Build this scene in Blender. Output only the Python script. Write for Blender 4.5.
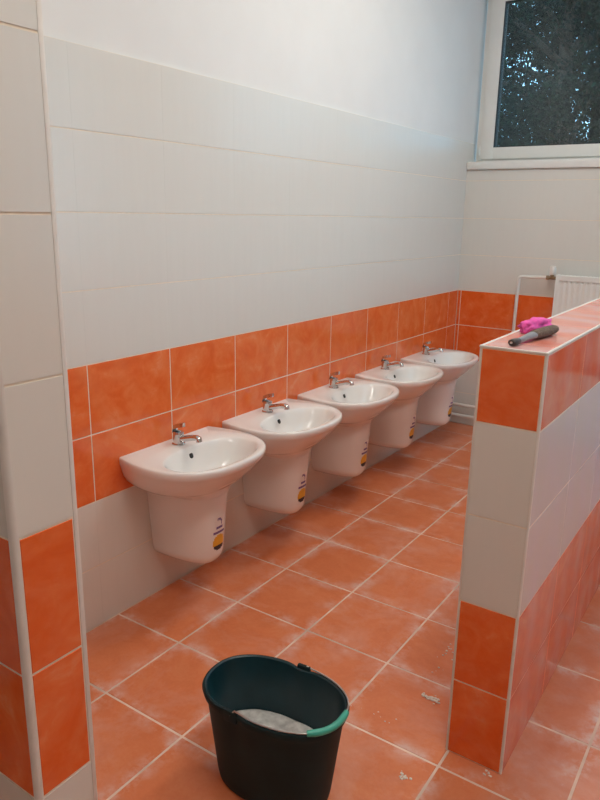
import bpy, bmesh, math, random
from mathutils import Matrix, Vector, noise

# ------------------------------------------------------------------ camera, world, lights, exposure
SC = bpy.context.scene
COL = SC.collection
for _o in list(bpy.data.objects):
    bpy.data.objects.remove(_o)

cam_data = bpy.data.cameras.new('camera')
cam_data.sensor_fit = 'VERTICAL'
cam_data.sensor_height = 36.0
cam_data.lens = 692.9 / 800.0 * 36.0
cam_data.clip_start = 0.02
cam = bpy.data.objects.new('camera', cam_data)
COL.objects.link(cam)
SC.camera = cam
YAW, PITCH, ROLL = -0.5934, -0.2616, 0.0181
_f = Vector((math.sin(YAW) * math.cos(PITCH), math.cos(YAW) * math.cos(PITCH), math.sin(PITCH)))
_r0 = Vector((math.cos(YAW), -math.sin(YAW), 0))
_u0 = _r0.cross(_f)
_r = _r0 * math.cos(ROLL) + _u0 * math.sin(ROLL)
_u = _u0 * math.cos(ROLL) - _r0 * math.sin(ROLL)
cam.matrix_world = Matrix(((_r.x, _u.x, -_f.x, 1.8853), (_r.y, _u.y, -_f.y, 0.0),
                           (_r.z, _u.z, -_f.z, 1.4951), (0, 0, 0, 1)))

world = bpy.data.worlds.new('sky')
SC.world = world
world.use_nodes = True
_bg = world.node_tree.nodes['Background']
_bg.inputs[0].default_value = (0.40, 0.71, 1.0, 1)
_bg.inputs[1].default_value = 3.8

SC.view_settings.view_transform = 'Standard'
SC.view_settings.look = 'None'
SC.view_settings.exposure = 0.0
SC.view_settings.gamma = 1.0
SC.view_settings.use_curve_mapping = False
LAMP_STRENGTH = 25.0
LAMP_COLOUR = (1.0, 0.95, 0.855, 1)

# ------------------------------------------------------------------ measurements (metres)
ZS = -0.0106                      # tile rows are counted from slightly below the finished floor
def row(r): return r * 0.25 + ZS
TW = 0.3938                       # wall tile width
YB = 4.8081                       # back wall
XR = 3.3                          # right wall
YF = -1.6                         # wall behind the camera
ZC = 3.25                         # ceiling
PX1, PX2, PY, PZ, PYE = 1.3075, 1.473, 1.645, 1.2025 + ZS, 3.85
XP, YP1, YP2 = 0.9593, 0.5725, 0.6965

# ------------------------------------------------------------------ materials
def new_mat(name):
    m = bpy.data.materials.new(name)
    m.use_nodes = True
    nt = m.node_tree
    b = nt.nodes['Principled BSDF']
    return m, nt, b

def plain(name, col, rough=0.5, metal=0.0, spec=0.5, trans=0.0, noise_amt=0.06, nscale=30, bump=0.0):
    m, nt, b = new_mat(name)
    b.inputs['Roughness'].default_value = rough
    b.inputs['Metallic'].default_value = metal
    b.inputs['Specular IOR Level'].default_value = spec
    b.inputs['Transmission Weight'].default_value = trans
    tc = nt.nodes.new('ShaderNodeTexCoord')
    n = nt.nodes.new('ShaderNodeTexNoise'); n.inputs['Scale'].default_value = nscale; n.inputs['Detail'].default_value = 4
    nt.links.new(tc.outputs['Object'], n.inputs['Vector'])
    r = nt.nodes.new('ShaderNodeValToRGB')
    r.color_ramp.elements[0].position = 0.3; r.color_ramp.elements[1].position = 0.7
    r.color_ramp.elements[0].color = tuple(c * (1 - noise_amt) for c in col) + (1,)
    r.color_ramp.elements[1].color = tuple(min(1, c * (1 + noise_amt)) for c in col) + (1,)
    nt.links.new(n.outputs['Fac'], r.inputs[0]); nt.links.new(r.outputs[0], b.inputs['Base Color'])
    if bump:
        bp = nt.nodes.new('ShaderNodeBump'); bp.inputs['Strength'].default_value = bump; bp.inputs['Distance'].default_value = 0.01
        nt.links.new(n.outputs['Fac'], bp.inputs['Height']); nt.links.new(bp.outputs[0], b.inputs['Normal'])
    return m

def mix(nt, fac, a, b):
    x = nt.nodes.new('ShaderNodeMix'); x.data_type = 'RGBA'
    for sock, v in ((x.inputs[0], fac), (x.inputs[6], a), (x.inputs[7], b)):
        if hasattr(v, 'links'): nt.links.new(v, sock)
        else: sock.default_value = v
    return x.outputs[2]

def math_node(nt, op, a, b=None, clamp=False):
    x = nt.nodes.new('ShaderNodeMath'); x.operation = op; x.use_clamp = clamp
    for i, v in enumerate((a, b)):
        if v is None: continue
        if hasattr(v, 'links'): nt.links.new(v, x.inputs[i])
        else: x.inputs[i].default_value = v
    return x.outputs[0]

def tile_coords(nt, rnd=7.0):
    """object coordinates shifted by a random amount per tile, so no two tiles show the same mottling"""
    tc = nt.nodes.new('ShaderNodeTexCoord'); oi = nt.nodes.new('ShaderNodeObjectInfo')
    s = math_node(nt, 'MULTIPLY', oi.outputs['Random'], rnd * 10)
    add = nt.nodes.new('ShaderNodeVectorMath'); add.operation = 'ADD'
    nt.links.new(tc.outputs['Object'], add.inputs[0]); nt.links.new(s, add.inputs[1])
    return tc, oi, add.outputs[0]

def tex_noise(nt, vec, scale, detail=3, rough=0.5, dist=0.0):
    n = nt.nodes.new('ShaderNodeTexNoise')
    n.inputs['Scale'].default_value = scale; n.inputs['Detail'].default_value = detail
    n.inputs['Roughness'].default_value = rough; n.inputs['Distortion'].default_value = dist
    nt.links.new(vec, n.inputs['Vector'])
    return n.outputs['Fac']

def ramp(nt, fac, stops):
    r = nt.nodes.new('ShaderNodeValToRGB')
    el = r.color_ramp.elements
    el[0].position, el[0].color = stops[0][0], stops[0][1]
    el[1].position, el[1].color = stops[-1][0], stops[-1][1]
    for p, c in stops[1:-1]:
        e = el.new(p); e.color = c
    nt.links.new(fac, r.inputs[0])
    return r.outputs[0]

def haze_and_sheen(nt, colour, amount, film=(0.72, 0.68, 0.76, 1)):
    """cloudy grout film with curved wipe marks, plus pale sheen painted into the colour"""
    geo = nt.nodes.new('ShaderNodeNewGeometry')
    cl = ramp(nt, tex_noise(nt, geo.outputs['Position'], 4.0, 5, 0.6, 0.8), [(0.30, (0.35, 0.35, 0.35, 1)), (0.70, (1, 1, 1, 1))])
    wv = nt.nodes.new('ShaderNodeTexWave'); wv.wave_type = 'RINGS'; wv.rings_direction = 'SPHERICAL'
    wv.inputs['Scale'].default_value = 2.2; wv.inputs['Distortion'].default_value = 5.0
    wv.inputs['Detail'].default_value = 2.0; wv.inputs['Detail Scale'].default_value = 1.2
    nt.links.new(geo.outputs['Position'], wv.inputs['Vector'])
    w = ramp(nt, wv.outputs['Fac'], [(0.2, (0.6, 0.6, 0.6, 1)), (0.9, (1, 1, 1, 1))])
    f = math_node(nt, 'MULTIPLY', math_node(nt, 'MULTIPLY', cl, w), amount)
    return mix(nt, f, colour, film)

def make_white_tile(name='white_glazed_tile', haze=0.0):
    m, nt, b = new_mat(name)
    tc, oi, v = tile_coords(nt)
    mp = nt.nodes.new('ShaderNodeMapping'); mp.inputs['Scale'].default_value = (14, 1.2, 1)
    nt.links.new(v, mp.inputs['Vector'])
    n = tex_noise(nt, mp.outputs[0], 3.0, 4)
    c = ramp(nt, n, [(0.3, (0.70, 0.68, 0.63, 1)), (0.7, (0.712, 0.692, 0.642, 1))])
    if haze: c = haze_and_sheen(nt, c, haze)
    nt.links.new(c, b.inputs['Base Color'])
    b.inputs['Roughness'].default_value = 0.25
    b.inputs['Specular IOR Level'].default_value = 0.5
    bp = nt.nodes.new('ShaderNodeBump'); bp.inputs['Strength'].default_value = 0.02; bp.inputs['Distance'].default_value = 0.004
    nt.links.new(n, bp.inputs['Height']); nt.links.new(bp.outputs[0], b.inputs['Normal'])
    return m

def make_orange_tile(name='orange_mottled_tile', haze=0.0, film=(0.72, 0.68, 0.76, 1)):
    m, nt, b = new_mat(name)
    tc, oi, v = tile_coords(nt)
    n1 = tex_noise(nt, v, 7.0, 5, 0.55, 1.6)
    n2 = tex_noise(nt, v, 26.0, 4, 0.6, 0.8)
    vo = nt.nodes.new('ShaderNodeTexVoronoi'); vo.inputs['Scale'].default_value = 9.0
    vo.feature = 'SMOOTH_F1'; nt.links.new(v, vo.inputs['Vector'])
    s = math_node(nt, 'MULTIPLY', n2, 0.30)
    s = math_node(nt, 'ADD', math_node(nt, 'MULTIPLY', n1, 0.72), s)
    s = math_node(nt, 'SUBTRACT', s, math_node(nt, 'MULTIPLY', vo.outputs['Distance'], 0.12))
    c = ramp(nt, s, [(0.28, (0.74, 0.100, 0.010, 1)), (0.42, (0.79, 0.130, 0.020, 1)),
                     (0.56, (0.83, 0.175, 0.045, 1)), (0.70, (0.86, 0.29, 0.13, 1))])
    if haze: c = haze_and_sheen(nt, c, haze, film)
    nt.links.new(c, b.inputs['Base Color'])
    b.inputs['Roughness'].default_value = 0.12
    b.inputs['Specular IOR Level'].default_value = 0.6
    bp = nt.nodes.new('ShaderNodeBump'); bp.inputs['Strength'].default_value = 0.035; bp.inputs['Distance'].default_value = 0.004
    nt.links.new(n1, bp.inputs['Height']); nt.links.new(bp.outputs[0], b.inputs['Normal'])
    return m

def make_floor_tile():
    m, nt, b = new_mat('terracotta_floor_tile')
    tc, oi, v = tile_coords(nt)
    n1 = tex_noise(nt, v, 9.0, 6, 0.62, 0.6)
    n2 = tex_noise(nt, v, 90.0, 3, 0.6)
    s = math_node(nt, 'ADD', math_node(nt, 'MULTIPLY', n1, 0.75), math_node(nt, 'MULTIPLY', n2, 0.25))
    c = ramp(nt, s, [(0.30, (0.62, 0.172, 0.064, 1)), (0.5, (0.675, 0.203, 0.082, 1)), (0.70, (0.71, 0.245, 0.11, 1))])
    # cement dust left from grouting: a broken film, thicker next to the joints
    sep = nt.nodes.new('ShaderNodeSeparateXYZ'); nt.links.new(tc.outputs['Object'], sep.inputs[0])
    ax = math_node(nt, 'ABSOLUTE', sep.outputs[0]); ay = math_node(nt, 'ABSOLUTE', sep.outputs[1])
    e = math_node(nt, 'MAXIMUM', ax, ay)
    edge = nt.nodes.new('ShaderNodeMapRange'); edge.inputs[1].default_value = 0.112; edge.inputs[2].default_value = 0.168
    nt.links.new(e, edge.inputs[0])
    geo = nt.nodes.new('ShaderNodeNewGeometry')
    d1 = tex_noise(nt, geo.outputs['Position'], 3.2, 7, 0.68, 0.5)
    d1r = ramp(nt, d1, [(0.48, (0, 0, 0, 1)), (0.78, (1, 1, 1, 1))])
    d2 = tex_noise(nt, geo.outputs['Position'], 8.0, 5, 0.7)
    d2r = ramp(nt, d2, [(0.46, (0, 0, 0, 1)), (0.75, (1, 1, 1, 1))])
    film = math_node(nt, 'MULTIPLY', d1r, 0.32)
    rim = math_node(nt, 'MULTIPLY', math_node(nt, 'MULTIPLY', edge.outputs[0], d2r), 1.0)
    sp = nt.nodes.new('ShaderNodeSeparateXYZ'); nt.links.new(geo.outputs['Position'], sp.inputs[0])
    right_mask = nt.nodes.new('ShaderNodeMapRange'); right_mask.inputs[1].default_value = 1.35; right_mask.inputs[2].default_value = 1.65   # paler film beyond the partition
    nt.links.new(sp.outputs[0], right_mask.inputs[0])
    right_film = math_node(nt, 'MULTIPLY', math_node(nt, 'MULTIPLY', right_mask.outputs[0], math_node(nt, 'ADD', d2r, 0.4)), 0.30)
    f = math_node(nt, 'ADD', math_node(nt, 'ADD', film, right_film), rim, clamp=True)
    c2 = mix(nt, f, c, (0.74, 0.63, 0.61, 1))
    nt.links.new(c2, b.inputs['Base Color'])
    b.inputs['Roughness'].default_value = 0.42
    b.inputs['Specular IOR Level'].default_value = 0.4
    bp = nt.nodes.new('ShaderNodeBump'); bp.inputs['Strength'].default_value = 0.08; bp.inputs['Distance'].default_value = 0.003
    nt.links.new(s, bp.inputs['Height']); nt.links.new(bp.outputs[0], b.inputs['Normal'])
    return m

def make_leaf():
    m, nt, b = new_mat('dark_green_leaf')
    geo = nt.nodes.new('ShaderNodeNewGeometry')
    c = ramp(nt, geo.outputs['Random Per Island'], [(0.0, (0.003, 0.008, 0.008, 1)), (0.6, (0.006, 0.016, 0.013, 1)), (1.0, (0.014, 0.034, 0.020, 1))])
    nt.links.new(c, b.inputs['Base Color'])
    b.inputs['Roughness'].default_value = 0.7
    b.inputs['Specular IOR Level'].default_value = 0.12
    return m

def emissive(name, col, strength):
    m, nt, b = new_mat(name)
    b.inputs['Base Color'].default_value = (0.85, 0.85, 0.83, 1)
    b.inputs['Emission Color'].default_value = col
    b.inputs['Emission Strength'].default_value = strength
    return m

def make_glass():
    m, nt, b = new_mat('window_glass')
    nt.nodes.remove(b)
    out = nt.nodes['Material Output']
    tr = nt.nodes.new('ShaderNodeBsdfTransparent'); tr.inputs[0].default_value = (0.90, 0.95, 0.94, 1)
    gl = nt.nodes.new('ShaderNodeBsdfGlossy'); gl.inputs['Roughness'].default_value = 0.02
    lw = nt.nodes.new('ShaderNodeFresnel'); lw.inputs['IOR'].default_value = 1.5
    ms = nt.nodes.new('ShaderNodeMixShader')
    nt.links.new(lw.outputs[0], ms.inputs[0]); nt.links.new(tr.outputs[0], ms.inputs[1]); nt.links.new(gl.outputs[0], ms.inputs[2])
    nt.links.new(ms.outputs[0], out.inputs[0])
    return m

M = dict(
    white_tile=make_white_tile(), orange_tile=make_orange_tile(), floor_tile=make_floor_tile(),
    white_haze_sheen=make_white_tile('white_tile_haze_and_sheen', 0.75), orange_haze_sheen=make_orange_tile('orange_tile_haze_and_sheen', 0.33),  # partition side: grout haze plus cool daylight sheen painted into the colour
    orange_sheen=make_orange_tile('orange_tile_painted_sheen', 0.22, (0.88, 0.42, 0.20, 1)),  # left wall: salmon reflection painted in as a cloudy film
    orange_dust_glare=make_orange_tile('orange_tile_dust_and_glare', 0.62),  # partition top: dust film that also paints in the grazing glare
    grout=plain('cream_grout', (0.79, 0.69, 0.56), 0.9, nscale=60),
    floor_grout=plain('pale_floor_grout', (0.72, 0.56, 0.47), 0.95, noise_amt=0.25, nscale=6),
    plaster=plain('white_wall_paint', (0.76, 0.755, 0.74), 0.85, noise_amt=0.02, nscale=4, bump=0.04),
    ceiling=plain('white_ceiling_paint', (0.82, 0.81, 0.78), 0.9, noise_amt=0.02, nscale=4),
    trim=plain('pale_plastic_trim', (0.74, 0.71, 0.67), 0.35, noise_amt=0.03),
    pvc=plain('white_window_plastic', (0.78, 0.77, 0.73), 0.35, noise_amt=0.02, nscale=8),
    gasket=plain('black_rubber_gasket', (0.02, 0.02, 0.02), 0.7),
    sill=plain('white_sill_board', (0.80, 0.79, 0.76), 0.4, noise_amt=0.02),
    ceramic=plain('white_glazed_ceramic', (0.86, 0.85, 0.83), 0.12, noise_amt=0.012, nscale=5),
    chrome=plain('polished_chrome', (0.62, 0.62, 0.62), 0.14, metal=1.0, noise_amt=0.02),
    hole=plain('black_hole', (0.01, 0.01, 0.01), 0.6),
    gap_shade=plain('dark_gap_shade', (0.05, 0.045, 0.04), 0.8),
    st_white=plain('sticker_white', (0.78, 0.74, 0.72), 0.5),
    st_purple=plain('sticker_purple', (0.16, 0.10, 0.28), 0.5),
    st_yellow=plain('sticker_yellow', (0.80, 0.42, 0.04), 0.5),
    st_black=plain('sticker_black', (0.03, 0.02, 0.03), 0.5),
    bucket=plain('dark_green_bucket_plastic', (0.006, 0.022, 0.025), 0.6, spec=0.25, noise_amt=0.2, nscale=12),
    bucket_in=plain('teal_bucket_inside', (0.003, 0.034, 0.046), 0.38, noise_amt=0.2, nscale=12),
    wire=plain('galvanised_wire', (0.55, 0.55, 0.55), 0.3, metal=1.0),
    grip=plain('green_plastic_grip', (0.05, 0.38, 0.29), 0.4),
    water=plain('grey_soap_foam', (0.72, 0.72, 0.70), 0.65, noise_amt=0.25, nscale=40, bump=0.5),
    crumb=plain('white_mortar', (0.72, 0.66, 0.60), 0.95, noise_amt=0.15, nscale=80),
    brush_wood=plain('dark_stained_wood', (0.035, 0.025, 0.022), 0.5, noise_amt=0.4, nscale=60),
    ferrule=plain('grey_metal_ferrule', (0.30, 0.30, 0.32), 0.4, metal=0.6),
    bristle=plain('brown_bristles', (0.13, 0.085, 0.06), 0.8, noise_amt=0.5, nscale=150, bump=0.6),
    pink=plain('pink_cloth', (0.74, 0.10, 0.40), 0.85, noise_amt=0.25, nscale=60, bump=0.3),
    radiator=plain('white_radiator_enamel', (0.78, 0.77, 0.73), 0.3, noise_amt=0.01),
    pipe=plain('white_painted_pipe', (0.74, 0.71, 0.66), 0.35, noise_amt=0.02),
    brass=plain('dull_brass', (0.30, 0.22, 0.13), 0.4, metal=0.9),
    leaf=make_leaf(), bark=plain('dark_bark', (0.05, 0.04, 0.03), 0.9, noise_amt=0.4, nscale=10),
    grass=plain('grass_ground', (0.05, 0.10, 0.03), 0.95, noise_amt=0.4, nscale=3),
    lamp_body=plain('white_lamp_housing', (0.8, 0.8, 0.78), 0.4),
    lamp=emissive('lit_lamp_diffuser', LAMP_COLOUR, LAMP_STRENGTH),
    door=plain('white_door_paint', (0.75, 0.74, 0.70), 0.4),
    glass=make_glass(),
)

# ------------------------------------------------------------------ helpers
def tag(o, label, cat, group=None, kind=None):
    o['label'] = label; o['category'] = cat
    if group: o['group'] = group
    if kind: o['kind'] = kind
    return o

def empty(name, loc=(0, 0, 0), rz=0.0):
    o = bpy.data.objects.new(name, None)
    o.empty_display_size = 0.05
    COL.objects.link(o); o.location = loc; o.rotation_euler = (0, 0, rz)
    return o

def link_mesh(name, me, parent=None, mat=None):
    o = bpy.data.objects.new(name, me); COL.objects.link(o)
    if mat: me.materials.clear(); me.materials.append(mat)
    if parent: o.parent = parent
    return o

def bm_obj(name, bm, mats, parent=None, smooth=False, angle=None):
    bmesh.ops.recalc_face_normals(bm, faces=bm.faces[:])
    me = bpy.data.meshes.new(name); bm.to_mesh(me); bm.free()
    for m in (mats if isinstance(mats, (list, tuple)) else [mats]): me.materials.append(m)
    if smooth:
        for p in me.polygons: p.use_smooth = True
    if angle is not None:
        me.set_sharp_from_angle(angle=angle)
    o = bpy.data.objects.new(name, me); COL.objects.link(o)
    if parent: o.parent = parent
    return o

def add_box(bm, x0, x1, y0, y1, z0, z1, mi=0):
    vs = [bm.verts.new((x, y, z)) for z in (z0, z1) for y in (y0, y1) for x in (x0, x1)]
    fs = [(0, 1, 3, 2), (4, 6, 7, 5), (0, 4, 5, 1), (2, 3, 7, 6), (0, 2, 6, 4), (1, 5, 7, 3)]
    out = []
    for f in fs:
        fc = bm.faces.new([vs[i] for i in f]); fc.material_index = mi; out.append(fc)
    return vs

def box_obj(name, dims, mat, parent=None, bevel=0.0):
    bm = bmesh.new()
    if isinstance(dims[0], (tuple, list)):
        for d in dims: add_box(bm, *d)
    else: add_box(bm, *dims)
    if bevel:
        bmesh.ops.bevel(bm, geom=bm.edges[:], offset=bevel, segments=2, affect='EDGES', profile=0.5)
    return bm_obj(name, bm, mat, parent, smooth=bool(bevel), angle=math.radians(35) if bevel else None)

def add_tube(bm, pts, rad, n=12, cap=True, mi=0):
    """tube through points; rad is a number or a list"""
    P = [Vector(p) for p in pts]
    rads = rad if isinstance(rad, (list, tuple)) else [rad] * len(P)
    rings = []
    up = None
    for i, p in enumerate(P):
        t = (P[min(i + 1, len(P) - 1)] - P[max(i - 1, 0)]).normalized()
        if up is None:
            a = Vector((0, 0, 1)) if abs(t.z) < 0.9 else Vector((1, 0, 0))
            up = (a - t * a.dot(t)).normalized()
        else:
            up = (up - t * up.dot(t)).normalized()
        s = t.cross(up)
        rings.append([bm.verts.new(p + (up * math.cos(2 * math.pi * k / n) + s * math.sin(2 * math.pi * k / n)) * rads[i]) for k in range(n)])
    for a, b in zip(rings, rings[1:]):
        for k in range(n):
            f = bm.faces.new((a[k], a[(k + 1) % n], b[(k + 1) % n], b[k])); f.material_index = mi
    if cap:
        f = bm.faces.new(rings[0][::-1]); f.material_index = mi
        f = bm.faces.new(rings[-1]); f.material_index = mi

def arc_path(pts, r, n=6):
    """polyline with its corners rounded"""
    P = [Vector(p) for p in pts]; out = [P[0]]
    for a, b, c in zip(P, P[1:], P[2:]):
        d1 = (a - b).normalized(); d2 = (c - b).normalized()
        s, e = b + d1 * r, b + d2 * r
        for i in range(n + 1):
            t = i / n
            out.append(s * (1 - t) ** 2 + b * 2 * t * (1 - t) + e * t ** 2)
    out.append(P[-1])
    return out

def add_rings(bm, rings, closed=True, cap0=False, cap1=False, mi=0):
    V = [[bm.verts.new(p) for p in r] for r in rings]
    n = len(V[0])
    for a, b in zip(V, V[1:]):
        for k in range(n if closed else n - 1):
            f = bm.faces.new((a[k], a[(k + 1) % n], b[(k + 1) % n], b[k])); f.material_index = mi
    if cap0: bm.faces.new(V[0][::-1]).material_index = mi
    if cap1: bm.faces.new(V[-1]).material_index = mi
    return V

# ------------------------------------------------------------------ tiles: one shared mesh for every size
_tile_cache = {}
def tile_mesh(w, h, mat, t=0.008):
    ch = 0.0002 if mat is M['white_tile'] else 0.0010
    key = (round(w, 4), round(h, 4), mat.name, t)
    if key in _tile_cache: return _tile_cache[key]
    bm = bmesh.new()
    w2, h2 = w / 2, h / 2
    def ring(dx, z): return [bm.verts.new(p) for p in ((-w2 + dx, -h2 + dx, z), (w2 - dx, -h2 + dx, z), (w2 - dx, h2 - dx, z), (-w2 + dx, h2 - dx, z))]
    r0, r1, r2 = ring(0, -t), ring(0, -ch), ring(ch, 0)
    for a, b in ((r0, r1), (r1, r2)):
        for k in range(4): bm.faces.new((a[k], a[(k + 1) % 4], b[(k + 1) % 4], b[k]))
    bm.faces.new(r2); bm.faces.new(r0[::-1])
    bmesh.ops.recalc_face_normals(bm, faces=bm.faces[:])
    me = bpy.data.meshes.new('tile'); bm.to_mesh(me); bm.free()
    me.materials.append(mat)
    _tile_cache[key] = me
    return me

RNG = random.Random(4)
def tile_plane(parent, name, origin, U, V, us, vs, matf, gap=0.0042, jitter=0.0003, wgap=0.0):
    """tiles on a plane: origin + u*U + v*V, face towards U x V; us/vs are joint positions; matf(iu, iv, u, v)"""
    U, V, O = Vector(U), Vector(V), Vector(origin); N = U.cross(V)
    for iv in range(len(vs) - 1):
        for iu in range(len(us) - 1):
            mat = matf(iu, iv)
            gu = wgap if mat is M['white_tile'] else gap
            u0, u1, v0, v1 = us[iu] + gu / 2, us[iu + 1] - gu / 2, vs[iv] + gap / 2, vs[iv + 1] - gap / 2
            if u1 - u0 < 0.004 or v1 - v0 < 0.004: continue
            o = bpy.data.objects.new(name, tile_mesh(u1 - u0, v1 - v0, mat))
            COL.objects.link(o); o.parent = parent
            c = O + U * ((u0 + u1) / 2) + V * ((v0 + v1) / 2) + N * (RNG.uniform(-jitter, jitter) if mat is not M['white_tile'] else 0.0)
            o.matrix_world = Matrix(((U.x, V.x, N.x, c.x), (U.y, V.y, N.y, c.y), (U.z, V.z, N.z, c.z), (0, 0, 0, 1)))

def seams(lo, hi, first, step):
    s = [lo]
    k = math.ceil((lo - first) / step + 1e-6)
    while first + k * step < hi - 0.004:
        if first + k * step > lo + 0.004: s.append(first + k * step)
        k += 1
    s.append(hi)
    return s

def band(iv):          # colour of a wall row: 0,1 white; 2,3 orange; above white
    return M['orange_tile'] if iv in (2, 3) else M['white_tile']

# ------------------------------------------------------------------ floor
floor = box_obj('floor', (-0.2, XR + 0.2, YF - 0.2, YB + 0.3, -0.15, -0.0012), M['floor_grout'])
tag(floor, 'terracotta tiled floor with pale dusty joints', 'floor', kind='structure')
FS = 0.3332
tile_plane(floor, 'floor_tile', (0, 0, 0), (1, 0, 0), (0, 1, 0),
           seams(0.0, XR, 0.3171, FS), seams(-0.76, YB, 1.2402, FS), lambda a, b: M['floor_tile'], gap=0.0076, jitter=0.0004)

# ------------------------------------------------------------------ left wall (behind the washbasins)
wall_left = box_obj('wall_left', (-0.2, -0.009, YF, YB + 0.3, -0.15, ZC), M['plaster'])
tag(wall_left, 'left wall, white and orange tiles below white paint, behind the washbasins', 'wall', kind='structure')
box_obj('grout_bed', (-0.010, -0.0010, YP2, YB, 0, row(8) - 0.001), M['grout'], wall_left)
rows8 = [0.0] + [row(r) for r in range(1, 9)]
tile_plane(wall_left, 'wall_tile', (0, 0, 0), (0, 1, 0), (0, 0, 1), seams(YP2, YB, 1.4998, TW), rows8, lambda a, b: M['orange_sheen'] if b in (2, 3) else M['white_tile'])

box_obj('grout_bed', (-0.010, -0.0010, YB, YB + 0.112, row(7), row(8) - 0.001), M['grout'], wall_left)
tile_plane(wall_left, 'wall_tile', (0, 0, 0), (0, 1, 0), (0, 0, 1), [YB, YB + 0.11], [row(7), row(8)], lambda a, b: M['white_tile'])

# ------------------------------------------------------------------ back wall with window opening
WX0, WX1, WZ0, WZ1 = 0.012, 2.46, 1.868, 2.985
wall_back = box_obj('wall_back', [(0, XR, YB + 0.009, YB + 0.3, -0.15, WZ0 - 0.06), (0, XR, YB + 0.009, YB + 0.3, WZ1, ZC),
                                  (WX1, XR, YB + 0.009, YB + 0.3, WZ0 - 0.06, WZ1)], M['plaster'])
tag(wall_back, 'back wall under the window, white tiles with an orange band', 'wall', kind='structure')
box_obj('grout_bed', (0.0, XR, YB + 0.0010, YB + 0.012, 0, WZ0 - 0.058), M['grout'], wall_back)
rows_b = [0.0] + [row(r) for r in range(1, 8)] + [WZ0 - 0.058]
tile_plane(wall_back, 'wall_tile', (0, YB, 0), (1, 0, 0), (0, 0, 1), seams(0.0, XR, 0.418, TW), rows_b, lambda a, b: band(b))

# ------------------------------------------------------------------ right wall, wall behind the camera, ceiling
RY0, RY1, RWZ0, RWZ1 = 2.2, 4.4, 1.05, 2.985
wall_right = box_obj('wall_right', [(XR + 0.009, XR + 0.2, YF, YB + 0.3, -0.15, RWZ0 - 0.051), (XR + 0.009, XR + 0.2, YF, YB + 0.3, RWZ1, ZC),
                                    (XR + 0.009, XR + 0.2, YF, RY0, RWZ0 - 0.051, RWZ1), (XR + 0.009, XR + 0.2, RY1, YB + 0.3, RWZ0 - 0.051, RWZ1)], M['plaster'])
tag(wall_right, 'right wall of the washroom, tiled white and orange', 'wall', kind='structure')
box_obj('grout_bed', (XR + 0.0010, XR + 0.012, 0.6, YB, 0, row(4)), M['grout'], wall_right)
tile_plane(wall_right, 'wall_tile', (XR, YB, 0), (0, -1, 0), (0, 0, 1), seams(0.0, YB - 0.6, 0.3, TW), rows8[:5], lambda a, b: band(b))
wall_front = box_obj('wall_front', (-0.2, XR + 0.2, YF - 0.2, YF, -0.15, ZC), M['plaster'])
tag(wall_front, 'plain white painted wall behind the viewer', 'wall', kind='structure')
ceiling = box_obj('ceiling', (-0.2, XR + 0.2, YF - 0.2, YB + 0.3, ZC, ZC + 0.2), M['ceiling'])
tag(ceiling, 'white painted ceiling', 'ceiling', kind='structure')

# ------------------------------------------------------------------ stub wall beside the entrance (left edge of the picture)
wall_stub = box_obj('wall_entrance', (0.0, XP - 0.009, YP1 + 0.009, YP2 - 0.009, 0, ZC), M['plaster'])
tag(wall_stub, 'tiled end of the stub wall at the left edge, white and orange', 'wall', kind='structure')
box_obj('grout_bed', [(0.0, XP - 0.0010, YP1 + 0.0115, YP2 - 0.0010, 0, row(9)), (0.0, XP - 0.0115, YP1 + 0.0010, YP1 + 0.0115, 0, row(9))], M['grout'], wall_stub)
rows9 = [0.0] + [row(r) for r in range(1, 10)]
tile_plane(wall_stub, 'wall_tile', (XP, 0, 0), (0, 1, 0), (0, 0, 1), [YP1 + 0.0105, YP2 - 0.0085], rows9, lambda a, b: band(b))
tile_plane(wall_stub, 'wall_tile', (0, YP1, 0), (1, 0, 0), (0, 0, 1), seams(0.0, XP - 0.0105, XP - 0.0105 - 2 * TW, TW), rows9, lambda a, b: band(b))
tile_plane(wall_stub, 'wall_tile', (XP, YP2, 0), (-1, 0, 0), (0, 0, 1), seams(0.005, XP, TW, TW), rows9, lambda a, b: band(b))
def round_trim(name, cx, cy, sx, sy, r, z0, z1, parent):
    """quarter round corner bead; (cx,cy) is the outer corner, (sx,sy) points inwards"""
    bm = bmesh.new()
    prof = [(cx + sx * r, cy + sy * r)]
    for i in range(7):
        a = math.pi / 2 * i / 6
        prof.append((cx + sx * r * (1 - math.cos(a)), cy + sy * r * (1 - math.sin(a))))
    add_rings(bm, [[(x, y, z) for x, y in prof] for z in (z0, z1)], cap0=True, cap1=True)
    return bm_obj(name, bm, M['trim'], parent, smooth=True, angle=math.radians(40))
round_trim('edge_trim', XP + 0.0008, YP1 - 0.0008, -1, 1, 0.0112, 0.0, row(9), wall_stub)
box_obj('edge_trim', (XP - 0.010, XP + 0.0008, YP2 - 0.0085, YP2 + 0.0008, 0.0, row(9)), M['trim'], wall_stub, 0.0016)

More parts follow.
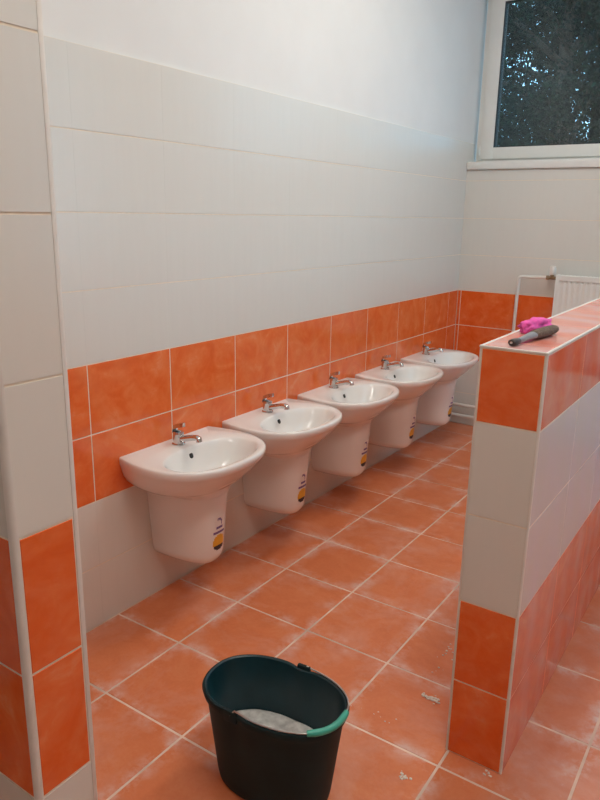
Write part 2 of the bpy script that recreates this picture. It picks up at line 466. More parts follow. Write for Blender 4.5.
# ------------------------------------------------------------------ low partition on the right
part = box_obj('wall_partition', (PX1 + 0.009, PX2 - 0.009, PY + 0.009, PYE - 0.009, 0, PZ - 0.009), M['plaster'])
tag(part, 'low tiled partition wall with orange and white bands on the right', 'wall', kind='structure')
box_obj('grout_bed', (PX1 + 0.0010, PX2 - 0.0010, PY + 0.0010, PYE - 0.0010, 0, PZ - 0.0010), M['grout'], part)
E5 = 0.0055
prow = [0.0, row(1), row(2), row(3) + 0.004, row(4) + 0.007, PZ - E5]
pband = lambda a, b: M['orange_tile'] if b in (0, 1, 4) else M['white_tile']
tile_plane(part, 'wall_tile', (0, PY, 0), (1, 0, 0), (0, 0, 1), [PX1 + E5, PX2 - E5], prow, pband)
tile_plane(part, 'wall_tile', (PX2, 0, 0), (0, 1, 0), (0, 0, 1), seams(PY + E5, PYE - E5, PY + 0.40, TW), prow, lambda a, b: M['orange_haze_sheen'] if b in (0, 1, 4) else M['white_haze_sheen'])
tile_plane(part, 'wall_tile', (PX1, PYE, 0), (0, -1, 0), (0, 0, 1), seams(E5, PYE - PY - E5, 0.2, TW), prow, pband)
tile_plane(part, 'wall_tile', (PX2, PYE, 0), (-1, 0, 0), (0, 0, 1), [E5, PX2 - PX1 - E5], prow, pband)
tile_plane(part, 'wall_tile', (0, 0, PZ), (1, 0, 0), (0, 1, 0), [PX1 + E5, PX2 - E5], seams(PY + E5, PYE - E5, PY + 0.875, TW), lambda a, b: M['orange_dust_glare'])
for (cx, sx) in ((PX1, 1), (PX2, -1)):
    for (cy, sy) in ((PY, 1), (PYE, -1)):
        round_trim('edge_trim', cx - sx * 0.0006, cy - sy * 0.0006, sx, sy, 0.0052, 0.0, PZ - 0.001, part)
def bar_trim(a, b, w=0.0052):
    bm = bmesh.new()
    a, b = Vector(a), Vector(b)
    d = w / 2
    lo = Vector((min(a.x, b.x) - d, min(a.y, b.y) - d, a.z - d)); hi = Vector((max(a.x, b.x) + d, max(a.y, b.y) + d, a.z + d))
    add_box(bm, lo.x, hi.x, lo.y, hi.y, lo.z, hi.z)
    bmesh.ops.bevel(bm, geom=bm.edges[:], offset=0.0012, segments=1, affect='EDGES')
    return bm_obj('edge_trim', bm, M['trim'], part)
zt = PZ + 0.0006 - 0.0026
bar_trim((PX1 + 0.002, PY, zt), (PX1 + 0.002, PYE, zt)); bar_trim((PX2 - 0.002, PY, zt), (PX2 - 0.002, PYE, zt))
bar_trim((PX1 + 0.0055, PY + 0.002, zt), (PX2 - 0.0055, PY + 0.002, zt)); bar_trim((PX1 + 0.0055, PYE - 0.002, zt), (PX2 - 0.0055, PYE - 0.002, zt))

# ------------------------------------------------------------------ window
win = empty('window_1', ((WX0 + WX1) / 2, YB, WZ0))
tag(win, 'white plastic framed window above the tiles with trees outside', 'window', kind='structure')
def wpart(name, boxes, mat, bevel=0.003):
    o = box_obj(name, boxes, mat, None, bevel)
    o.parent = win; o.matrix_parent_inverse = Matrix.Translation(-Vector(win.location))
    return o
WY = YB + 0.112
fr = 0.045
wpart('frame', [(WX0, WX0 + fr, WY, WY + 0.07, WZ0, WZ1), (WX1 - fr, WX1, WY, WY + 0.07, WZ0, WZ1),
                (WX0 + fr, WX1 - fr, WY, WY + 0.07, WZ0, WZ0 + 0.018), (WX0 + fr, WX1 - fr, WY, WY + 0.07, WZ1 - fr, WZ1),
                (1.235, 1.275, WY, WY + 0.07, WZ0 + 0.018, WZ1 - fr)], M['pvc'], 0.002)
def sash(x0, x1):
    z0, z1, w = WZ0 + 0.018, WZ1 - 0.036, 0.089
    y0, y1 = WY - 0.014, WY + 0.05
    o = wpart('sash', [(x0, x0 + w, y0, y1, z0, z1), (x1 - w, x1, y0, y1, z0, z1), (x0 + w, x1 - w, y0, y1, z0, z0 + w - 0.013), (x0 + w, x1 - w, y0, y1, z1 - w + 0.002, z1)], M['pvc'], 0.0025)
    g = 0.005
    wpart('gasket', [(x0 + w - 0.001, x0 + w + g, y0 + 0.006, y1 + 0.001, z0 + w - 0.014, z1 - w + 0.005), (x1 - w - g, x1 - w + 0.001, y0 + 0.006, y1 + 0.001, z0 + w - 0.014, z1 - w + 0.005),
                     (x0 + w + g, x1 - w - g, y0 + 0.006, y1 + 0.001, z0 + w - 0.014, z0 + w - 0.009), (x0 + w + g, x1 - w - g, y0 + 0.006, y1 + 0.001, z1 - w, z1 - w + 0.005)], M['gasket'], 0)
    wpart('pane', [(x0 + w - 0.004, x1 - w + 0.004, y0 + 0.022, y0 + 0.026, z0 + w - 0.017, z1 - w + 0.008)], M['glass'], 0)
sash(0.046, 1.247); sash(1.263, WX1 - 0.018)
for z in (WZ0 + 0.045, WZ1 - 0.09):
    bm = bmesh.new(); add_tube(bm, [(0.040, WY - 0.012, z), (0.040, WY - 0.012, z + 0.06)], 0.007, 10)
    h_ = bm_obj('hinge', bm, M['pvc'], None, smooth=True, angle=0.6); h_.parent = win; h_.matrix_parent_inverse = Matrix.Translation(-Vector(win.location))
wpart('sill', [(0.002, WX1 + 0.05, YB - 0.020, YB + 0.16, WZ0 - 0.056, WZ0 - 0.004)], M['sill'], 0.006)

win2 = empty('window_2', (XR + 0.1, (RY0 + RY1) / 2, RWZ0))
tag(win2, 'white framed window high on the right wall, outside the picture', 'window', kind='structure')
def w2part(name, boxes, mat, bevel=0.003):
    o = box_obj(name, boxes, mat, None, bevel)
    o.parent = win2; o.matrix_parent_inverse = Matrix.Translation(-Vector(win2.location))
X2 = XR + 0.10
w2part('frame', [(X2, X2 + 0.07, RY0, RY0 + 0.1, RWZ0, RWZ1), (X2, X2 + 0.07, RY1 - 0.1, RY1, RWZ0, RWZ1), (X2, X2 + 0.07, RY0 + 0.1, RY1 - 0.1, RWZ0, RWZ0 + 0.1),
                 (X2, X2 + 0.07, RY0 + 0.1, RY1 - 0.1, RWZ1 - 0.1, RWZ1), (X2, X2 + 0.07, 3.28, 3.42, RWZ0 + 0.1, RWZ1 - 0.1)], M['pvc'])
for ya, yb in ((RY0 + 0.096, 3.284), (3.416, RY1 - 0.096)):
    w2part('pane', (X2 + 0.03, X2 + 0.034, ya, yb, RWZ0 + 0.096, RWZ1 - 0.096), M['glass'], 0)
w2part('sill', (XR - 0.02, X2 + 0.02, RY0, RY1, RWZ0 - 0.05, RWZ0 - 0.001), M['sill'], 0.005)

# ------------------------------------------------------------------ washbasins
def bx_inside(x, y):
    """plan outline of the basin (x from the wall, y across)"""
    if x < 0 or x > 0.392: return False
    if x >= 0.14:
        return ((x - 0.14) / 0.252) ** 2.5 + (abs(y) / 0.272) ** 2.5 <= 1
    return abs(y) <= 0.272 - 0.026 * ((0.14 - x) / 0.14) ** 1.7
NB = 88
C0 = (0.15, 0.0)
def outline():
    pts = []
    ac = math.atan2(0.246, -0.15)
    angs = sorted(set([ac, -ac] + [-math.pi + 2 * math.pi * (i + 0.5) / (NB - 2) for i in range(NB - 2)]))
    for a in angs:
        lo, hi = 0.0, 0.6
        for _ in range(32):
            m = (lo + hi) / 2
            if bx_inside(C0[0] + m * math.cos(a), m * math.sin(a)): lo = m
            else: hi = m
        pts.append((C0[0] + lo * math.cos(a), lo * math.sin(a), a))
    return pts
OUT = outline()
def bowl_ring(s, z, cx=0.238, ax=0.120, ay=0.212, n=2.25):
    r = []
    for x, y, _a in OUT:
        a = math.atan2(y, x - 0.2)
        ca, sa = math.cos(a), math.sin(a)
        q = (abs(ca / ax) ** n + abs(sa / ay) ** n) ** (-1 / n)
        r.append((cx + q * ca * s, q * sa * s, z))
    return r
BZ = 0.612                       # rim height of the basins
def make_basin(parent):
    bm = bmesh.new()
    R = []
    for z, sx, sy in ((-0.152, 0.700, 0.440), (-0.140, 0.705, 0.470), (-0.128, 0.718, 0.550), (-0.118, 0.742, 0.680), (-0.106, 0.775, 0.800), (-0.088, 0.820, 0.875),
                      (-0.064, 0.885, 0.930), (-0.042, 0.932, 0.960), (-0.024, 0.972, 0.980), (-0.014, 0.994, 0.995), (0.002, 1.0, 1.0), (0.009, 0.995, 0.995), (0.012, 0.982, 0.982)):
        R.append([(x * sx, y * sy, z) for x, y, a in OUT])
    b0 = bowl_ring(1.06, 0)
    last = R[-1]
    R.append([(l[0] * 0.5 + b[0] * 0.5, l[1] * 0.5 + b[1] * 0.5, 0.0105) for l, b in zip(last, b0)])
    for s, z in ((1.06, 0.0095), (1.03, 0.0075), (1.0, 0.002), (0.965, -0.008), (0.92, -0.024), (0.86, -0.046), (0.78, -0.072), (0.66, -0.098), (0.48, -0.119), (0.26, -0.130), (0.105, -0.133)):
        R.append(bowl_ring(s, z, cx=0.238 + (1 - s) * -0.01))
    add_rings(bm, R, cap0=True, cap1=True)
    o = bm_obj('basin', bm, M['ceramic'], parent, smooth=True, angle=math.radians(60))
    o.location = (0, 0, BZ)
    # drain fitting and overflow hole
    bm = bmesh.new()
    add_rings(bm, [[(0.236 + r * math.cos(2 * math.pi * k / 20), r * math.sin(2 * math.pi * k / 20), z) for k in range(20)]
                   for r, z in ((0.026, -0.1345), (0.026, -0.1305), (0.021, -0.1295), (0.016, -0.1335))], cap1=True)
    d = bm_obj('drain', bm, M['chrome'], o, smooth=True, angle=0.8)
    bm = bmesh.new()
    ov = Vector((0.1262, 0.0, -0.0215)); nrm = Vector((0.86, 0, 0.5)).normalized(); tx = Vector((0, 1, 0)); ty = nrm.cross(tx)
    add_rings(bm, [[tuple(ov + nrm * h + tx * (0.0085 * s * math.cos(2 * math.pi * k / 16)) + ty * (0.0115 * s * math.sin(2 * math.pi * k / 16))) for k in range(16)]
                   for s, h in ((1.15, -0.006), (1.15, 0.001), (0.95, 0.0014))], cap0=True, cap1=True)
    bm_obj('overflow_hole', bm, M['hole'], o)
    return o

def ped_wd(z):
    """half width and depth of the half pedestal at height z (world)"""
    z0, z1 = 0.165, 0.470
    t = max(0, min(1, (z - z0) / (z1 - z0)))
    w, d = 0.094 + 0.026 * t, 0.252 + 0.022 * t
    k = 0.05
    if z - z0 < k:
        q = 1 - (z - z0) / k
        s = math.sqrt(max(0, 1 - q * q)) * k - k
        w += s * 0.8; d += s * 0.9
    return w, d
def ped_pt(y, z, off=0.0):
    w, d = ped_wd(z); n = 2.7
    x = d * max(0, 1 - (abs(y) / w) ** n) ** (1 / n)
    return (x + off, y, z)
def make_pedestal(parent):
    bm = bmesh.new()
    R = []
    zs = [0.165, 0.167, 0.172, 0.180, 0.192, 0.204, 0.215, 0.28, 0.34, 0.40, 0.44, 0.4585]
    n = 2.7
    for z in zs:
        w, d = ped_wd(z); r = []
        for i in range(37):
            a = -math.pi / 2 + math.pi * i / 36
            c, s = math.cos(a), math.sin(a)
            r.append((d * (abs(c) ** (2 / n)) + 0.001, w * (1 if s > 0 else -1) * abs(s) ** (2 / n), z))
        R.append(r)
    add_rings(bm, R, cap0=True, cap1=True)
    o = bm_obj('pedestal', bm, M['ceramic'], parent, smooth=True, angle=math.radians(50))
    # product sticker: logo, band, yellow dot with black foot
    bm = bmesh.new()
    nx, nz = 14, 28
    y0, y1, z0, z1 = -0.030, 0.032, 0.230, 0.372
    V = [[bm.verts.new(ped_pt(y0 + (y1 - y0) * i / nx, z0 + (z1 - z0) * j / nz, 0.0014)) for i in range(nx + 1)] for j in range(nz + 1)]
    for j in range(nz):
        for i in range(nx):
            u, v = (i + 0.5) / nx, (j + 0.5) / nz
            mi = None
            e = ((u - 0.5) / 0.5) ** 2 + ((v - 0.23) / 0.24) ** 2
            if e < 1: mi = 2 if v > 0.14 else 3
            if v < 0.14 and e < 1.0: mi = 3
            if 0.50 < v < 0.57 and 0.02 < u < 0.98: mi = 1
            if 0.57 <= v < 0.62: mi = 0
            g = math.hypot((u - 0.42) / 0.30, (v - 0.80) / 0.16)
            if v > 0.62 and 0.08 < u < 0.92: mi = 0
            if 0.70 < g < 1.0 and u > 0.25 and v > 0.74: mi = 1
            if 0.66 < v < 0.70 and 0.2 < u < 0.8: mi = 1
            if 0.27 < v < 0.30 and 0.2 < u < 0.8: mi = 0
            if mi is None: continue
            bm.faces.new((V[j][i], V[j][i + 1], V[j + 1][i + 1], V[j + 1][i])).material_index = mi
    bmesh.ops.delete(bm, geom=[v for v in bm.verts if not v.link_faces], context='VERTS')
    s = bm_obj('sticker', bm, [M['st_white'], M['st_purple'], M['st_yellow'], M['st_black']], o, smooth=True)
    s['label'] = 'purple and yellow product sticker'
    # dark strip standing in for the shade in the gap between pedestal and basin
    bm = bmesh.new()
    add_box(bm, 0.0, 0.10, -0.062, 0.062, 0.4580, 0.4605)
    bm_obj('gap_shade_strip', bm, M['gap_shade'], parent)
    return o

def make_faucet(parent):
    z = BZ + 0.0105
    bm = bmesh.new(); n = 20
    prof = ((0.026, 0.0), (0.026, 0.004), (0.0215, 0.007), (0.0205, 0.038), (0.0215, 0.046), (0.019, 0.052), (0.010, 0.056))
    add_rings(bm, [[(0.062 + r * math.cos(2 * math.pi * k / n), r * math.sin(2 * math.pi * k / n), z + h) for k in range(n)] for r, h in prof], cap0=True, cap1=True)
    o = bm_obj('faucet', bm, M['chrome'], parent, smooth=True, angle=0.7)
    bm = bmesh.new()
    add_tube(bm, [(0.066, 0, z + 0.020), (0.10, 0, z + 0.030), (0.14, 0, z + 0.041), (0.158, 0, z + 0.044), (0.168, 0, z + 0.042), (0.170, 0, z + 0.030)],
             [0.014, 0.0125, 0.0115, 0.0115, 0.012, 0.012], 12)
    bm_obj('spout', bm, M['chrome'], o, smooth=True, angle=0.9)
    bm = bmesh.new()
    ctl = [(0.040, 0.012, 0.056), (0.046, 0.0160, 0.072), (0.062, 0.0165, 0.080), (0.082, 0.013, 0.086), (0.092, 0.008, 0.088)]
    R = []
    for x, w, h in ctl:
        R.append([(x, -w, z + h - 0.013), (x, w, z + h - 0.013), (x, w * 0.8, z + h + 0.003), (x, -w * 0.8, z + h + 0.003)])
    add_rings(bm, R, cap0=True, cap1=True)
    bm_obj('lever', bm, M['chrome'], o, smooth=True, angle=0.6)
    return o

def make_washbasin():
    root = empty('washbasin', (0, 0, 0))
    make_basin(root); make_pedestal(root); make_faucet(root)
    return root
def copy_tree(o, parent=None):
    c = o.copy(); COL.objects.link(c); c.parent = parent
    for ch in list(o.children): copy_tree(ch, c)
    return c
basin0 = make_washbasin()
BASIN_LABELS = ['white washbasin nearest the dark bucket and the entrance', 'second white washbasin counting from the bucket',
                'middle white washbasin of the row of five', 'fourth white washbasin, next to the one in the corner',
                'farthest white washbasin, in the corner by the heating pipes']
for i, lab in enumerate(BASIN_LABELS):
    w = basin0 if i == 0 else copy_tree(basin0)
    w.location = (0.0, 1.863 + 0.5770 * i, 0.0)
    tag(w, lab, 'washbasin', 'row of washbasins along the left wall')

# ------------------------------------------------------------------ bucket
bk = empty('bucket', (0.969, 1.263, 0.0), math.radians(4.6))
tag(bk, 'dark green plastic bucket with wire handle standing on the floor', 'bucket')
def buck_ring(a, b, z, pinch=0.0, n=2.35, N=72, lift=0.0):
    r = []
    for k in range(N):
        t = 2 * math.pi * k / N
        c, s = math.cos(t), math.sin(t)
        q = (abs(c) ** n + abs(s) ** n) ** (-1 / n)
        x, y = q * c, q * s
        p = 1 - pinch * math.exp(-((x - (0.08 if y > 0 else -0.27)) / 0.16) ** 2) * (abs(y) ** 4)
        r.append((a * x, b * y * p, z + lift * (x ** 4)))
    return r
BH = 0.284
bm = bmesh.new()
RA, RB = 0.195, 0.126
def wall(t): return 0.160 + (RA - 0.160) * t, 0.100 + (RB - 0.100) * t
outer = [buck_ring(0.153, 0.094, 0.0), buck_ring(0.159, 0.099, 0.006)]
for t in (0.1, 0.3, 0.5, 0.7, 0.85, 0.905): 
    a, b = wall(t); outer.append(buck_ring(a, b, BH * t, 0.09 * t))
a, b = wall(0.91)
outer += [buck_ring(a + 0.007, b + 0.007, BH * 0.915, 0.09), buck_ring(RA + 0.0085, RB + 0.0085, BH * 0.975, 0.09), buck_ring(RA + 0.006, RB + 0.006, BH * 0.995, 0.09), buck_ring(RA + 0.001, RB + 0.001, BH, 0.09)]
add_rings(bm, outer, cap0=True)
inner = [buck_ring(RA + 0.001, RB + 0.001, BH, 0.09), buck_ring(RA - 0.003, RB - 0.003, BH * 0.99, 0.09)]
for t in (0.85, 0.6, 0.35, 0.12, 0.03):
    a, b = wall(t); inner.append(buck_ring(a - 0.004, b - 0.004, BH * t, 0.09 * t))
add_rings(bm, inner, cap1=True, mi=1)
bmesh.ops.remove_doubles(bm, verts=bm.verts[:], dist=0.00001)
bm_obj('body', bm, [M['bucket'], M['bucket_in']], bk, smooth=True, angle=math.radians(40))
# pivots, on the long sides
pv = [(-0.054, -(RB * 0.93 + 0.004), BH - 0.012), (0.020, RB * 0.95 + 0.004, BH - 0.006)]
for p in pv:
    s = 1 if p[1] > 0 else -1
    box_obj('handle_lug', (p[0] - 0.02, p[0] + 0.02, p[1] - 0.006, p[1] + 0.006, p[2] - 0.018, p[2] + 0.016), M['bucket'], bk, 0.004)
path = [(pv[0][0], pv[0][1] - 0.004, pv[0][2] + 0.004), (pv[0][0] + 0.012, pv[0][1] - 0.002, BH + 0.008)]
for k in range(0, 25):
    t = -math.pi / 2 + 0.08 + (math.pi - 0.30) * k / 24
    c, s = math.cos(t), math.sin(t)
    q = (abs(c) ** 2.35 + abs(s) ** 2.35) ** (-1 / 2.35)
    path.append(((RA + 0.006) * q * c, (RB + 0.002) * q * s, BH + 0.0045))
path += [(pv[1][0] + 0.010, pv[1][1] + 0.000, BH + 0.010), (pv[1][0], pv[1][1] + 0.004, BH + 0.002)]
bm = bmesh.new(); add_tube(bm, path, 0.0022, 8)
hd = bm_obj('handle', bm, M['wire'], bk, smooth=True, angle=0.9)
gp = path[8:17]
bm = bmesh.new(); add_tube(bm, gp, [0.0075] + [0.0088] * (len(gp) - 2) + [0.0075], 12)
g_ = bm_obj('grip', bm, M['grip'], hd, smooth=True, angle=0.9); g_['label'] = 'green plastic grip'
# soapy water
bm = bmesh.new()
R = []
aw, bw = wall(0.44)
for s in (1.0, 0.95, 0.85, 0.7, 0.55, 0.4, 0.25, 0.1):
    rr = []
    for x, y, z in buck_ring((aw - 0.0075) * s, (bw - 0.0075) * s, 0.124, 0.02):
        h = 0.010 * noise.noise(Vector((x * 22, y * 22, 3))) + 0.005 * noise.noise(Vector((x * 60, y * 60, 1)))
        rr.append((x, y, z + h * min(1, (1 - s) * 8 + 0.2)))
    R.append(rr)
low = [(x, y, 0.085) for x, y, z in buck_ring((aw - 0.0095), (bw - 0.0095), 0.085, 0.02)]
add_rings(bm, [low] + R, cap0=True, cap1=True)
sw = bm_obj('soapy_water', bm, M['water'], None, smooth=True)
sw.location = (0.969, 1.263, 0.0); sw.rotation_euler = (0, 0, math.radians(4.6))
tag(sw, 'pale grey foamy soap water inside the bucket', 'water', kind='stuff')

# ------------------------------------------------------------------ brush and pink cloth on the partition
br = empty('hand_brush', (1.392, 1.812, PZ), math.atan2(0.310, 0.036))
br.scale = (0.88, 0.74, 0.74)
tag(br, 'dark hand brush with grey neck lying on the partition top', 'brush')
def flat_loft(name, secs, mat, parent, n=14):
    bm = bmesh.new()
    add_rings(bm, [[(x, w * math.cos(2 * math.pi * k / n), zc + h * math.sin(2 * math.pi * k / n)) for k in range(n)] for x, w, h, zc in secs], cap0=True, cap1=True)
    return bm_obj(name, bm, mat, parent, smooth=True, angle=0.9)
flat_loft('handle', [(-0.158, 0.010, 0.008, 0.0120), (-0.154, 0.0150, 0.0115, 0.0125), (-0.135, 0.0155, 0.0120, 0.0128), (-0.118, 0.0115, 0.0100, 0.0125), (-0.112, 0.0105, 0.0095, 0.0125)], M['brush_wood'], br)
flat_loft('hanging_ring', [(-0.1585, 0.0055, 0.0045, 0.0135), (-0.1600, 0.0050, 0.0040, 0.0135)], M['chrome'], br)
flat_loft('neck', [(-0.113, 0.0108, 0.0098, 0.0125), (-0.09, 0.0115, 0.0100, 0.0135), (-0.06, 0.0140, 0.0105, 0.0160), (-0.03, 0.0180, 0.0120, 0.0180), (-0.015, 0.0195, 0.0125, 0.0185)], M['ferrule'], br)
flat_loft('bristle_head', [(-0.017, 0.0185, 0.0120, 0.0185), (0.00, 0.0215, 0.0150, 0.0185), (0.05, 0.0245, 0.0175, 0.0185), (0.10, 0.0245, 0.0175, 0.0190), (0.14, 0.0210, 0.0150, 0.0200), (0.157, 0.0130, 0.0090, 0.0215)], M['bristle'], br)

def pink_cloth():
    bm = bmesh.new()
    bmesh.ops.create_icosphere(bm, subdivisions=4, radius=1.0)
    for v in bm.verts:
        d = v.co.normalized()
        k = 1 + 0.30 * noise.noise(d * 2.1 + Vector((4, 1, 7))) + 0.16 * abs(noise.noise(d * 5.5)) + 0.05 * noise.noise(d * 14)
        p = Vector((d.x * 0.075 * k, d.y * 0.036 * k, 0.020 + d.z * 0.027 * k))
        p.z = max(p.z, 0.0005)
        v.co = p
    o = bm_obj('cleaning_cloth', bm, M['pink'], None, smooth=True)
    o.location = (1.356, 1.945, PZ + 0.0005); o.rotation_euler = (0, 0, math.radians(72)); o.scale = (0.82, 0.82, 0.80)
    tag(o, 'crumpled bright pink cloth beside the brush on the partition', 'cloth')
pink_cloth()

# ------------------------------------------------------------------ radiator, valve and pipes
rad = empty('radiator', (1.25, YB, 0.62))
tag(rad, 'white ribbed panel radiator on the back wall below the window', 'radiator')
RX0, RX1, RZ0, RZ1, RY = 0.706, 1.93, 0.60, 1.145, YB - 0.112
def rpart(name, boxes, mat, bevel=0.002):
    o = box_obj(name, boxes, mat, None, bevel); o.parent = rad; o.matrix_parent_inverse = Matrix.Translation(-Vector(rad.location)); return o
bm = bmesh.new()                                   # ribbed front panel, swept along x
prof = []
x = RX0 + 0.012
cols = [RX0, RX0 + 0.012]
while x < RX1 - 0.04:
    cols += [x + 0.008, x + 0.014, x + 0.028, x + 0.0333]; x += 0.0333
cols += [RX1 - 0.002, RX1]
def depth(i):
    if i < 2 or i >= len(cols) - 2: return 0.0
    return 0.0 if (i - 2) % 4 in (0, 3) else 0.007
zr = [(RZ0, 0), (RZ0 + 0.035, 0), (RZ0 + 0.042, 0.4), (RZ1 - 0.050, 0.4), (RZ1 - 0.047, 1.6), (RZ1 - 0.037, 1.6), (RZ1 - 0.034, 0), (RZ1 - 0.004, 0), (RZ1, -0.4)]
G = [[bm.verts.new((cx, RY + depth(i) * max(q, 0) + (0.004 if q < 0 else 0), z)) for i, cx in enumerate(cols)] for z, q in zr]
for a, b in zip(G, G[1:]):
    for i in range(len(cols) - 1): bm.faces.new((a[i], a[i + 1], b[i + 1], b[i]))
back = [bm.verts.new((cx, RY + 0.014, z)) for z in (RZ0, RZ1) for cx in (RX0, RX1)]
bm.faces.new((back[0], back[1], back[3], back[2]))
p_ = bm_obj('front_panel', bm, M['radiator'], None, smooth=True, angle=0.5); p_.parent = rad; p_.matrix_parent_inverse = Matrix.Translation(-Vector(rad.location))
rpart('side_cover', (RX0 - 0.004, RX0 + 0.001, RY - 0.002, RY + 0.085, RZ0 + 0.02, RZ1 + 0.002), M['radiator'], 0.001)
rpart('side_cover', (RX1 - 0.001, RX1 + 0.004, RY - 0.002, RY + 0.085, RZ0 + 0.02, RZ1 + 0.002), M['radiator'], 0.001)
rpart('rear_panel', (RX0, RX1, RY + 0.062, RY + 0.080, RZ0, RZ1 - 0.004), M['radiator'])
slots = []
k = RX0 + 0.02
while k < RX1 - 0.03:
    slots.append((k, k + 0.014, RY + 0.012, RY + 0.064, RZ1 - 0.004, RZ1 - 0.001)); k += 0.024
rpart('top_grille', slots, M['radiator'], 0)
for bx_ in (RX0 + 0.15, RX1 - 0.15):
    rpart('wall_bracket', (bx_ - 0.015, bx_ + 0.015, RY + 0.078, YB - 0.0005, RZ0 + 0.08, RZ1 - 0.06), M['radiator'], 0.002)
# dark shadow slots in the rib tops are the recesses themselves; valve at the top left corner
VX, VZ, VY = 0.668, 1.122, YB - 0.075
vt = empty('radiator_valve', (VX, VY, VZ)); tag(vt, 'white thermostatic valve head with brass body beside the radiator', 'valve')
def vpart(name, bm, mat, smooth=True):
    o = bm_obj(name, bm, mat, None, smooth=smooth, angle=0.7); o.parent = vt; o.matrix_parent_inverse = Matrix.Translation(-Vector(vt.location)); return o
bm = bmesh.new(); add_tube(bm, [(VX - 0.028, VY, VZ), (VX + 0.036, VY, VZ)], [0.011, 0.011], 12); add_tube(bm, [(VX, VY, VZ - 0.004), (VX, VY, VZ + 0.022)], 0.013, 12); vpart('valve_body', bm, M['brass'])
bm = bmesh.new(); add_tube(bm, [(VX - 0.036, VY, VZ), (VX - 0.02, VY, VZ)], 0.0145, 6); vpart('union_nut', bm, M['brass'], False)
bm = bmesh.new(); add_tube(bm, [(VX, VY, VZ + 0.020), (VX, VY, VZ + 0.026), (VX, VY, VZ + 0.060), (VX, VY, VZ + 0.074), (VX, VY, VZ + 0.078)], [0.015, 0.020, 0.0215, 0.019, 0.012], 16); vpart('thermostat_head', bm, M['radiator'])
bm = bmesh.new(); add_tube(bm, arc_path([(VX - 0.03, VY, VZ), (0.452, VY, VZ - 0.004), (0.446, VY, 0.19), (0.446, VY, 0.172)], 0.028), 0.0112, 12)
o = bm_obj('heating_riser', bm, M['pipe'], None, smooth=True, angle=0.9); tag(o, 'white pipe rising from the floor pipes and bending to the radiator valve', 'pipe')
for z, nm in ((0.158, 'upper white heating pipe running along the foot of the back wall'), (0.078, 'lower white heating pipe running along the foot of the back wall')):
    bm = bmesh.new(); add_tube(bm, [(0.012, YB - 0.052, z), (3.2, YB - 0.052, z - 0.004)], 0.0125, 12)
    o = bm_obj('heating_pipe', bm, M['pipe'], None, smooth=True, angle=0.9); tag(o, nm, 'pipe', 'heating pipes along the back wall')
    for xb in (0.35, 1.2, 2.2, 3.0):
        box_obj('pipe_clip', (xb - 0.008, xb + 0.008, YB - 0.066, YB + 0.0005, z - 0.016, z + 0.014), M['pipe'], o, 0.002)

# ------------------------------------------------------------------ mortar crumbs on the floor
def crumbs(name, loc, spots, label):
    bm = bmesh.new(); rg = random.Random(hash(label) % 1000 if False else len(label))
    for (dx, dy, s) in spots:
        r = bmesh.ops.create_icosphere(bm, subdivisions=1, radius=1.0)
        for v in r['verts']:
            k = rg.uniform(0.6, 1.15)
            v.co = Vector((dx + v.co.x * s * k * 1.3, dy + v.co.y * s * k, max(0.0, 0.35 * s + v.co.z * s * 0.5 * k)))
    o = bm_obj(name, bm, M['crumb']); o.location = loc
    tag(o, label, 'mortar', 'mortar crumbs on the floor')
rg = random.Random(8)
def spread(n, rx, ry, s0, s1): return [(rg.gauss(0, rx), rg.gauss(0, ry), rg.uniform(s0, s1)) for _ in range(n)]
crumbs('mortar_crumbs', (1.184, 1.822, 0.0), spread(34, 0.016, 0.009, 0.002, 0.0075), 'largest smear of white mortar crumbs on the floor left of the partition')
crumbs('mortar_crumbs', (1.254, 1.481, 0.0), spread(14, 0.008, 0.007, 0.002, 0.006), 'mortar crumbs on the floor nearest the camera, right of the bucket')
crumbs('mortar_crumbs', (1.070, 1.655, 0.0), spread(8, 0.03, 0.012, 0.001, 0.003), 'thin scatter of mortar crumbs just right of the bucket rim')
crumbs('mortar_crumbs', (1.445, 1.626, 0.0), spread(5, 0.006, 0.004, 0.002, 0.005), 'small lump of mortar at the foot of the partition end')
crumbs('mortar_crumbs', (1.135, 2.06, 0.0), spread(16, 0.012, 0.06, 0.001, 0.0045), 'sparse mortar crumbs farthest from the camera, left of the partition edge')

# ------------------------------------------------------------------ ceiling lamps (out of the picture)
def ceiling_lamp(x, y, label, ln=1.2):
    root = empty('ceiling_light', (x, y, ZC - 0.08)); tag(root, label, 'lamp', 'ceiling lights')
    for nm, d, mt in (('housing', (-0.15, 0.15, -ln / 2, ln / 2, 0.03, 0.08), M['lamp_body']), ('diffuser', (-0.13, 0.13, -ln / 2 + 0.02, ln / 2 - 0.02, 0.0, 0.032), M['lamp'])):
        o = box_obj(nm, d, mt, root, 0.004)
ceiling_lamp(1.2, 2.95, 'ceiling light over the far washbasins')
ceiling_lamp(1.85, 0.95, 'ceiling light nearer the entrance')

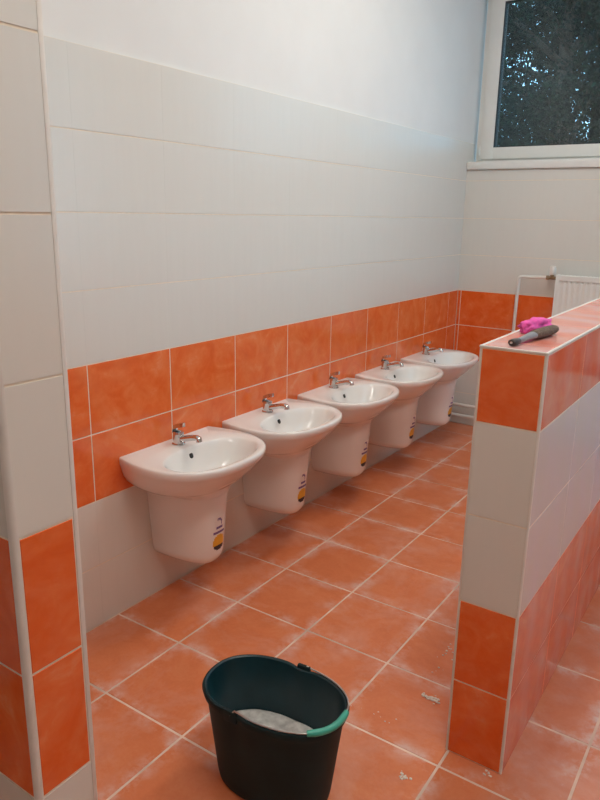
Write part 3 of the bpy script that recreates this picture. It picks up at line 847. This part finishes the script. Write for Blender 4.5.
# ------------------------------------------------------------------ outside: ground and trees
ground = box_obj('ground', (-30, 30, YB + 0.5, 45, -1.3, -1.0), M['grass'])
tag(ground, 'grassy ground outside the window', 'ground', kind='structure')
def tree(x, y, h, rx, rz, n, label, seed, zc, ls=1.0):
    rg = random.Random(seed)
    root = empty('leafy_tree', (x, y, -1.0)); tag(root, label, 'tree', 'trees outside the window')
    bm = bmesh.new()
    add_tube(bm, [(0, 0, 0), (0.05, 0.02, h * 0.3), (-0.04, 0.05, h * 0.6), (0.02, 0, h * 0.92)], [0.16, 0.12, 0.08, 0.02], 10)
    bm_obj('trunk', bm, M['bark'], root, smooth=True)
    bm = bmesh.new()
    clumps = []
    for _ in range(240):
        while True:
            p = Vector((rg.uniform(-1, 1), rg.uniform(-1, 1), rg.uniform(-1, 1)))
            if p.length < 1: break
        clumps.append((Vector((p.x * rx, p.y * rx * 0.7, zc + p.z * rz)), rg.uniform(0.25, 0.6)))
    for i in range(26):
        c, r = clumps[i * 5]
        a = Vector((0, 0, max(0.5, c.z - rg.uniform(0.4, 1.0))))
        add_tube(bm, [a, a.lerp(c, 0.5) + Vector((0, 0, 0.1)), c], [0.045, 0.028, 0.008], 6)
    bm_obj('branches', bm, M['bark'], root, smooth=True)
    V, F = [], []
    for i in range(n):
        c, r = clumps[i % len(clumps)]
        d = Vector((rg.gauss(0, 1), rg.gauss(0, 1), rg.gauss(0, 0.8))) * (r * 0.5)
        p = c + d
        s = rg.uniform(0.028, 0.060) * ls
        e1 = Vector((rg.gauss(0, 1), rg.gauss(0, 1), rg.gauss(0, 1))).normalized()
        e2 = e1.cross(Vector((rg.gauss(0, 1), rg.gauss(0, 1), rg.gauss(0, 1)))).normalized()
        nn = e1.cross(e2) * s * 0.15
        b = len(V)
        V += [tuple(p - e1 * s), tuple(p + e2 * s * 0.5 + nn), tuple(p + e1 * s), tuple(p - e2 * s * 0.5 + nn)]
        F.append((b, b + 1, b + 2, b + 3))
    me = bpy.data.meshes.new('foliage'); me.from_pydata(V, [], F); me.update()
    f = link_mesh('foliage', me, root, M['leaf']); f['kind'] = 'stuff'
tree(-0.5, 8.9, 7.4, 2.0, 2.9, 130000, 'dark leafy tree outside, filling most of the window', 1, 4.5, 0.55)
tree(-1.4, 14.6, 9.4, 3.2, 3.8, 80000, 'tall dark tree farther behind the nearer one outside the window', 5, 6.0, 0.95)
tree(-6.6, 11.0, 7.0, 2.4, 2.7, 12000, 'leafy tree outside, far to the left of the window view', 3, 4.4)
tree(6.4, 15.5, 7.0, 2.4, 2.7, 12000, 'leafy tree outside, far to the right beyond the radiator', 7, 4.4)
